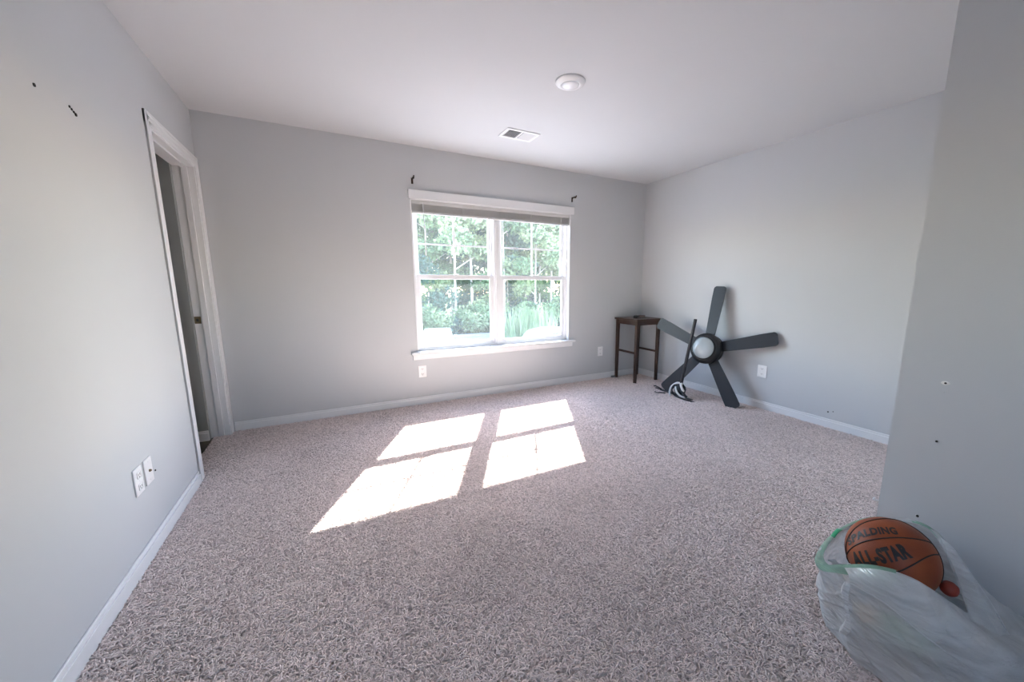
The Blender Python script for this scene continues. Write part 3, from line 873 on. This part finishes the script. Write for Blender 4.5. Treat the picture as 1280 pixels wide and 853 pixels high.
# things inside the bag
def lump(name, c, r, m, seed, label, cat, amp=.25, fr=2.2, box_=False, rz=0):
    bm = bmesh.new(); bmesh.ops.create_icosphere(bm, subdivisions=4, radius=1)
    for v in bm.verts:
        p = v.co.copy()
        if box_:
            e = .45; p = Vector([math.copysign(abs(q) ** e, q) for q in p]); p *= .85
        d = 1 + amp * noise.noise(p * fr + Vector((seed, 0, 0))) + amp * .4 * (1 - 2 * abs(noise.noise(p * fr * 2.3 + Vector((0, seed, 0)))))
        p = p * d
        v.co = Vector((p.x * r[0], p.y * r[1], p.z * r[2]))
    zmin = min(v.co.z for v in bm.verts)
    o = obj(name, bm, m, None, True); o.location = c; o.rotation_euler = (0, 0, rz)
    return tag(o, label, cat)
lump('crumpled_cloth', (1.61, -3.625, .078), (.140, .095, .062), mat('cloth_bluegrey', (.16, .19, .22), .9, noise_scale=20, noise_amt=.4), 1.0, 'blue grey crumpled cloth seen dimly through the lower part of the bag', 'cloth')
lump('crumpled_sweater', (1.60, -3.375, .090), (.150, .105, .080), mat('cloth_grey', (.30, .32, .34), .9, noise_scale=20, noise_amt=.3), 2.0, 'grey crumpled garment in the bag underneath the basketball', 'garment', .15)
lump('green_cloth', (1.435, -3.475, .170), (.022, .065, .030), mat('cloth_green', (.22, .45, .24), .8, noise_scale=20, noise_amt=.2), 3.0, 'small light green bundle seen through the front of the bag', 'cloth', .2)
lump('tan_cup', (1.400, -3.395, .185), (.018, .030, .026), mat('tan_plastic', (.62, .42, .22), .6, noise_scale=20, noise_amt=.1), 4.0, 'small tan item pressing against the front of the bag near its rim', 'cup', .1)
lump('tan_cloth', (1.50, -3.745, .045), (.06, .03, .028), mat('cloth_tan', (.45, .36, .16), .8, noise_scale=20, noise_amt=.2), 5.0, 'yellowish bundle at the bottom of the bag nearest the camera', 'cloth', .2)
red = lump('toy_ball', (1.632, -3.502, .262), (.022, .022, .022), mat('red_rubber', (.30, .045, .028), .5, noise_scale=30, noise_amt=.3), 6.0, 'small dark red ball inside the bag beside the basketball', 'ball', .04)

# ------------------------------------------------------------------ outside
GZ = -2.9
gm_ = mat('driveway', (.32, .315, .32), .9, noise_scale=1.5, noise_amt=.08)
struct('ground_drive', B(-30, 45, -30, 25.0, GZ - .2, GZ), gm_, 'pale sunlit concrete driveway outside the window')
bm = bmesh.new()
N_ = 40
gv = [[bm.verts.new((-50 + 130 * i / N_, 25 + 60 * j / 20, GZ - .05 + .05 * j + .35 * noise.noise(Vector((i * .4, j * .5, 0))))) for j in range(21)] for i in range(N_ + 1)]
for i in range(N_):
    for j in range(20): bm.faces.new((gv[i][j], gv[i + 1][j], gv[i + 1][j + 1], gv[i][j + 1]))
gr = obj('ground_verge', bm, mat('verge_grass', (.16, .22, .08), .95, noise_scale=2, noise_amt=.4), None, True)
tag(gr, 'grassy forest floor beyond the driveway', 'ground', kind='structure')
o = obj('kerb', B(3, 30, 25.0, 25.25, GZ - .1, GZ + .22, .03, 1), mat('kerb_bluegrey', (.22, .23, .25), .8, noise_scale=3)); tag(o, 'low blue grey kerb between driveway and woods', 'kerb')

bark = [mat('bark_pale', (.34, .31, .28), .9, noise_scale=6, noise_amt=.3), mat('bark_grey', (.20, .18, .17), .9, noise_scale=6, noise_amt=.3)]
def leaf_mat(name, c1, c2):
    m = bpy.data.materials.new(name); m.use_nodes = True
    t = m.node_tree; p = t.nodes['Principled BSDF']; t.nodes.remove(p); out = t.nodes['Material Output']
    tc = t.nodes.new('ShaderNodeTexCoord'); n = t.nodes.new('ShaderNodeTexNoise'); n.inputs['Scale'].default_value = .8; n.inputs['Detail'].default_value = 4
    t.links.new(tc.outputs['Object'], n.inputs['Vector'])
    r = t.nodes.new('ShaderNodeValToRGB'); r.color_ramp.elements[0].color = c1 + (1,); r.color_ramp.elements[1].color = c2 + (1,)
    r.color_ramp.elements[0].position = .38; r.color_ramp.elements[1].position = .62
    t.links.new(n.outputs['Fac'], r.inputs['Fac'])
    d = t.nodes.new('ShaderNodeBsdfDiffuse'); l = t.nodes.new('ShaderNodeBsdfTranslucent')
    t.links.new(r.outputs[0], d.inputs[0]); t.links.new(r.outputs[0], l.inputs[0])
    a = t.nodes.new('ShaderNodeMixShader'); a.inputs[0].default_value = .4
    t.links.new(d.outputs[0], a.inputs[1]); t.links.new(l.outputs[0], a.inputs[2]); t.links.new(a.outputs[0], out.inputs[0])
    return m
leafs = [leaf_mat('leaves_green', (.075, .14, .08), (.21, .30, .17)), leaf_mat('leaves_teal', (.06, .115, .10), (.15, .23, .185)), leaf_mat('leaves_light', (.16, .23, .13), (.34, .40, .24))]

def leaf_mesh(name, blobs, n, size, m, seed):
    rg = np.random.default_rng(seed)
    bl_ = np.array(blobs, float)
    w_ = (bl_[:, 3] * bl_[:, 4] * bl_[:, 5]) ** .7; w_ /= w_.sum()
    idx = rg.choice(len(bl_), n, p=w_)
    d = rg.normal(size=(n, 3)); d /= np.linalg.norm(d, axis=1)[:, None]
    r = rg.uniform(.45, 1.05, n)[:, None]
    c = bl_[idx, :3] + d * r * bl_[idx, 3:6]
    a = rg.normal(size=(n, 3)); a /= np.linalg.norm(a, axis=1)[:, None]
    b = np.cross(a, rg.normal(size=(n, 3))); b /= np.linalg.norm(b, axis=1)[:, None]
    s = size * rg.uniform(.6, 1.3, n)[:, None]
    V = np.stack([c - a * s, c + b * s * .5, c + a * s, c - b * s * .5], 1).reshape(-1, 3)
    me = bpy.data.meshes.new(name)
    me.vertices.add(n * 4); me.vertices.foreach_set('co', V.ravel())
    me.loops.add(n * 4); me.loops.foreach_set('vertex_index', np.arange(n * 4, dtype=np.int32))
    me.polygons.add(n); me.polygons.foreach_set('loop_start', np.arange(0, n * 4, 4, dtype=np.int32)); me.polygons.foreach_set('loop_total', np.full(n, 4, dtype=np.int32))
    me.update(); me.materials.append(m)
    return me

rt = random.Random(11)
tree_protos = []
for k in range(6):
    hgt = rt.uniform(13, 17); lean = rt.uniform(-.8, .8)
    bm = tube(bmesh.new(), [(0, 0, -.3), (lean * .1, 0, hgt * .3), (lean * .5, .1, hgt * .65), (lean, 0, hgt)], [.11, .09, .06, .02], 8)
    tops = []
    for q in range(7):
        z = hgt * rt.uniform(.2, .8); a = rt.uniform(0, 6.28); l = rt.uniform(1.2, 2.6)
        e = (lean * z / hgt + math.cos(a) * l, math.sin(a) * l, z + l * .6)
        tube(bm, [(lean * z / hgt * .8, 0, z), ((e[0]) * .55, e[1] * .5, z + l * .35), e], [.06, .04, .015], 5)
        tops.append(e)
    tm = bpy.data.meshes.new('trunk'); bm.to_mesh(tm); bm.free(); tm.materials.append(bark[0])
    blobs = [(e[0], e[1], e[2], rt.uniform(.9, 1.5), rt.uniform(.9, 1.5), rt.uniform(.6, 1.0)) for e in tops]
    for q in range(15 if k % 2 else 9):
        z = hgt * rt.uniform(.04 if k % 2 else .30, 1.0); rr = 2.2 * (1.1 - abs(z / hgt - .5))
        blobs.append((lean * z / hgt + rt.uniform(-rr, rr), rt.uniform(-rr, rr), z, rt.uniform(.8, 1.5), rt.uniform(.8, 1.5), rt.uniform(.6, 1.1)))
    lm = leaf_mesh('foliage', blobs, 7000, .17, leafs[(0, 1, 2, 0, 2, 1)[k]], k)
    tree_protos.append((tm, lm))
def ray_x(u, y, v=380):
    d = Fw + Rt * ((u - 670.567) / 477.669) - Up * ((v - 435.439) / 477.669)
    return CAMP.x + d.x * (y - CAMP.y) / d.y
def tree(x, y, k, s, rz, label, group=None):
    t = thing('tree', label, 'tree', (x, y, GZ), rz, group)
    t.scale = (s, s, s)
    for nm, me in (('trunk', tree_protos[k][0]), ('foliage', tree_protos[k][1])):
        o = bpy.data.objects.new(nm, me); COL.objects.link(o); o.parent = t
TX = [(5.4, 26.5), (7.4, 29), (9.2, 27.5), (9.9, 31), (10.9, 28.2), (12.6, 33), (13.4, 27), (15.0, 30), (16.6, 27.3), (18.0, 32), (19.0, 28.5), (20.6, 27), (22.4, 31)]
for i, (x, y) in enumerate(TX):
    tree(x, y, i % 6, .95 + .25 * rt.random(), rt.uniform(0, 6.28), 'slender leafy tree with a pale trunk in the woods outside the window', 'trees in the woods outside the window')
for i in range(22):
    x = 3 + 1.35 * i + rt.uniform(-.5, .5); y = rt.uniform(35, 46)
    tree(x, y, rt.choice((1, 3, 5)), 1.0 + .3 * rt.random(), rt.uniform(0, 6.28), 'slender leafy tree with a pale trunk in the woods outside the window', 'trees in the woods outside the window')
# bushes at the edge
bush_m = [leaf_mesh('foliage', [(rt.uniform(-1, 1), rt.uniform(-.6, .6), rt.uniform(.3, 1.6), .7, .7, .6) for _ in range(9)], 2600, .11, leafs[(2, 0, 1)[k]], 20 + k) for k in range(3)]
for i in range(16):
    o = bpy.data.objects.new('bush', bush_m[(0, 1, 0, 2)[i % 4]]); COL.objects.link(o)
    o.location = (5.0 + 1.25 * i, rt.uniform(25.9, 27.5), GZ - .1); s = rt.uniform(.9, 1.5); o.scale = (s, s, s * rt.uniform(.8, 1.25)); o.rotation_euler = (0, 0, rt.uniform(0, 6.28))
    tag(o, 'leafy bush at the edge of the woods outside the window', 'bush', 'bushes along the edge of the woods')
# tall pale grass clump right
def reed_mesh():
    rg = random.Random(3); bm = bmesh.new()
    for _ in range(700):
        x, y = rg.gauss(0, .9), rg.gauss(0, .4); h = rg.uniform(1.0, 2.2); dx, dy = rg.uniform(-.4, .4), rg.uniform(-.3, .3)
        a = bm.verts.new((x - .02, y, 0)); b = bm.verts.new((x + .02, y, 0)); c = bm.verts.new((x + dx * .5 + .02, y + dy * .5, h * .6)); d = bm.verts.new((x + dx * .5 - .02, y + dy * .5, h * .6)); e = bm.verts.new((x + dx, y + dy, h))
        bm.faces.new((a, b, c, d)); bm.faces.new((d, c, e))
    return bm
o = obj('tall_grass', reed_mesh(), leafs[2]); o.location = (13.6, 22.5, GZ); o.scale = (1.2, 1, 1.2)
tag(o, 'tall pale green grass clump seen low through the right sash', 'grass', kind='stuff')

# cars
carw = mat('car_white', (.75, .76, .78), .25, noise_scale=2, noise_amt=.01, coat=.6)
carg = mat('car_glass', (.10, .13, .16), .08, noise_scale=2, noise_amt=.05, coat=.5)
cart = mat('tyre', (.03, .03, .03), .8, noise_scale=10)
lampm = mat('car_lamp', (.35, .03, .03), .25, noise_scale=8)
def car(loc, rz, label):
    c = thing('car', label, 'car', loc, rz)
    # profile in (y,z), facing -y is the rear
    prof = [(-2.25, .35), (-2.28, .8), (-2.20, 1.05), (-1.95, 1.42), (-1.5, 1.60), (.1, 1.62), (.75, 1.45), (1.35, 1.05), (2.1, .92), (2.3, .7), (2.28, .35)]
    bm = bmesh.new(); secs = []
    P = [Vector((0, a, b)) for a, b in prof]
    out = [cr(P, t * .25, False) for t in range(4 * (len(P) - 1) + 1)]
    for x, sh in ((-.90, 0), (-.86, .04), (0, .07), (.86, .04), (.90, 0)):
        row = []
        for p in out:
            inset = max(0, p.z - .95) * .28
            xx = math.copysign(max(0, abs(x) - inset), x) if x else 0
            row.append(bm.verts.new((xx, p.y, p.z + sh * (.5 if p.z > 1 else 0))))
        secs.append(row)
    for a, b in zip(secs, secs[1:]):
        for i in range(len(a) - 1): bm.faces.new((a[i], a[i + 1], b[i + 1], b[i]))
    bm.faces.new(secs[0]); bm.faces.new(secs[-1][::-1])
    bm.faces.new([s[0] for s in secs] + [s[-1] for s in reversed(secs)])
    bmesh.ops.recalc_face_normals(bm, faces=bm.faces)
    obj('body', bm, carw, c, True)
    bm = bmesh.new()
    vs = [bm.verts.new(q) for q in ((-.70, -2.215, 1.08), (.70, -2.215, 1.08), (.58, -1.90, 1.50), (-.58, -1.90, 1.50))]; f = bm.faces.new(vs)
    bmesh.ops.solidify(bm, geom=[f], thickness=.02)
    obj('rear_window', bm, carg, c)
    for s in (-1, 1):
        bm = bmesh.new()
        for y0, y1 in ((-1.55, -.75), (-.68, .05), (.12, .75)):
            zt = 1.50 if y1 < .5 else 1.42
            vs = [bm.verts.new((s * .875, y0, 1.08)), bm.verts.new((s * .875, y1 + (.3 if y1 > .5 else 0), 1.08)), bm.verts.new((s * .76, y1 - (.1 if y1 > .5 else 0), zt)), bm.verts.new((s * .76, y0 + (.15 if y0 < -1 else 0), zt))]
            bm.faces.new(vs)
        bmesh.ops.solidify(bm, geom=list(bm.faces), thickness=.02)
        obj('side_windows', bm, carg, c)
        obj('mirror', B(s * .98 - .09, s * .98 + .09, .72, .84, 1.02, 1.16, .03, 2), carw, c, True)
        obj('tail_lamp', B(s * .76 - .08, s * .76 + .08, -2.30, -2.2, .80, 1.04, .02, 2), lampm, c)
        for yy in (-1.4, 1.45):
            obj('wheel', lathe(bmesh.new(), [(0, -.1), (.20, -.1), (.33, -.09), (.34, 0), (.33, .09), (.20, .1), (0, .1)], 24, Matrix.Translation((s * .80, yy, .34)) @ Matrix.Rotation(math.pi / 2, 4, 'Y')), cart, c, True)
    return c
car((5.25, 17.7, GZ), math.atan2(5.5, 21) * -1, 'white hatchback parked outside, seen low through the left sash')
car((11.5, 15.0, GZ), -1.2, 'white car parked outside, partly seen low through the right sash')
# pale house in the woods
hs = thing('house', 'pale blue house glimpsed between the trees through the right sash', 'house', (24.6, 48, GZ + 1.2), -.45)
hw = mat('house_siding', (.45, .52, .58), .8, noise_scale=2, noise_amt=.05)
obj('wall', B(-2.6, 2.6, -2, 2, -2, 4.1), hw, hs)
bm = bmesh.new()
vs = [bm.verts.new(q) for q in ((-3, -2.4, 4.0), (3, -2.4, 4.0), (3, 0, 5.4), (-3, 0, 5.4), (3, 2.4, 4.0), (-3, 2.4, 4.0))]
bm.faces.new((vs[0], vs[1], vs[2], vs[3])); bm.faces.new((vs[3], vs[2], vs[4], vs[5])); bm.faces.new((vs[0], vs[3], vs[5])); bm.faces.new((vs[1], vs[4], vs[2])); bm.faces.new((vs[0], vs[5], vs[4], vs[1]))
obj('roof', bm, mat('house_roof', (.2, .2, .22), .9, noise_scale=3), hs)
hwn = obj('window', B(-.5, .3, -2.06, -1.98, 2.2, 3.2, .02, 1), M['vinyl'], hs)
obj('pane', B(-.42, .22, -2.08, -2.05, 2.28, 3.12), carg, hwn)

# ------------------------------------------------------------------ carpet pile (real looped yarn)
def pile_object():
    # emitter: the visible carpet area
    bm = bmesh.new()
    def quad(x0, x1, y0, y1):
        vs = [bm.verts.new(q) for q in ((x0, y0, .002), (x1, y0, .002), (x1, y1, .002), (x0, y1, .002))]; bm.faces.new(vs)
    quad(XL + .016, PX - .016, YB + .01, PY + .016); quad(XL + .016, XR - .018, PY + .016, -.018)
    quad(XL - .102 + .006, XL + .016, DY0 + JT + .012, DY1 - JT - .012)
    o = obj('carpet_pile', bm, M['yarn'])
    o['kind'] = 'stuff'; o['label'] = 'short curly beige carpet pile covering the bedroom floor'; o['category'] = 'carpet'
    g = bpy.data.node_groups.new('pile', 'GeometryNodeTree')
    g.interface.new_socket('Geometry', in_out='INPUT', socket_type='NodeSocketGeometry')
    g.interface.new_socket('Geometry', in_out='OUTPUT', socket_type='NodeSocketGeometry')
    N = g.nodes; Lk = g.links
    gi = N.new('NodeGroupInput'); go = N.new('NodeGroupOutput')
    dp = N.new('GeometryNodeDistributePointsOnFaces'); dp.distribute_method = 'RANDOM'
    dp.inputs['Density'].default_value = 19000; dp.inputs['Seed'].default_value = 3
    Lk.new(gi.outputs[0], dp.inputs['Mesh'])
    def yarn(mid, end):
        q = N.new('GeometryNodeCurveQuadraticBezier'); q.inputs['Resolution'].default_value = 4
        q.inputs['Start'].default_value = (-.0085, 0, -.001); q.inputs['Middle'].default_value = mid; q.inputs['End'].default_value = end
        ci = N.new('GeometryNodeCurvePrimitiveCircle'); ci.inputs['Resolution'].default_value = 4; ci.inputs['Radius'].default_value = .0021
        cm = N.new('GeometryNodeCurveToMesh'); Lk.new(q.outputs[0], cm.inputs['Curve']); Lk.new(ci.outputs[0], cm.inputs['Profile Curve'])
        sm = N.new('GeometryNodeSetMaterial'); sm.inputs['Material'].default_value = M['yarn']; Lk.new(cm.outputs[0], sm.inputs['Geometry'])
        return sm.outputs[0]
    g2i = N.new('GeometryNodeGeometryToInstance')
    for mid, end in (((0, .007, .011), (.0085, 0, -.001)), ((.001, -.009, .010), (.006, .006, .001)), ((0, .002, .013), (.009, .004, .0))):
        Lk.new(yarn(mid, end), g2i.inputs[0])
    ip = N.new('GeometryNodeInstanceOnPoints')
    Lk.new(dp.outputs['Points'], ip.inputs['Points']); Lk.new(g2i.outputs[0], ip.inputs['Instance'])
    ip.inputs['Pick Instance'].default_value = True
    rv = N.new('FunctionNodeRandomValue'); rv.data_type = 'FLOAT_VECTOR'
    rv.inputs[0].default_value = (-.45, -.45, 0); rv.inputs[1].default_value = (.45, .45, 6.283)
    Lk.new(rv.outputs[0], ip.inputs['Rotation'])
    rs = N.new('FunctionNodeRandomValue'); rs.data_type = 'FLOAT'; rs.inputs[2].default_value = .8; rs.inputs[3].default_value = 1.3; rs.inputs['Seed'].default_value = 4
    Lk.new(rs.outputs[1], ip.inputs['Scale'])
    Lk.new(ip.outputs[0], go.inputs[0])
    md = o.modifiers.new('pile', 'NODES'); md.node_group = g
    return o
pile_object()
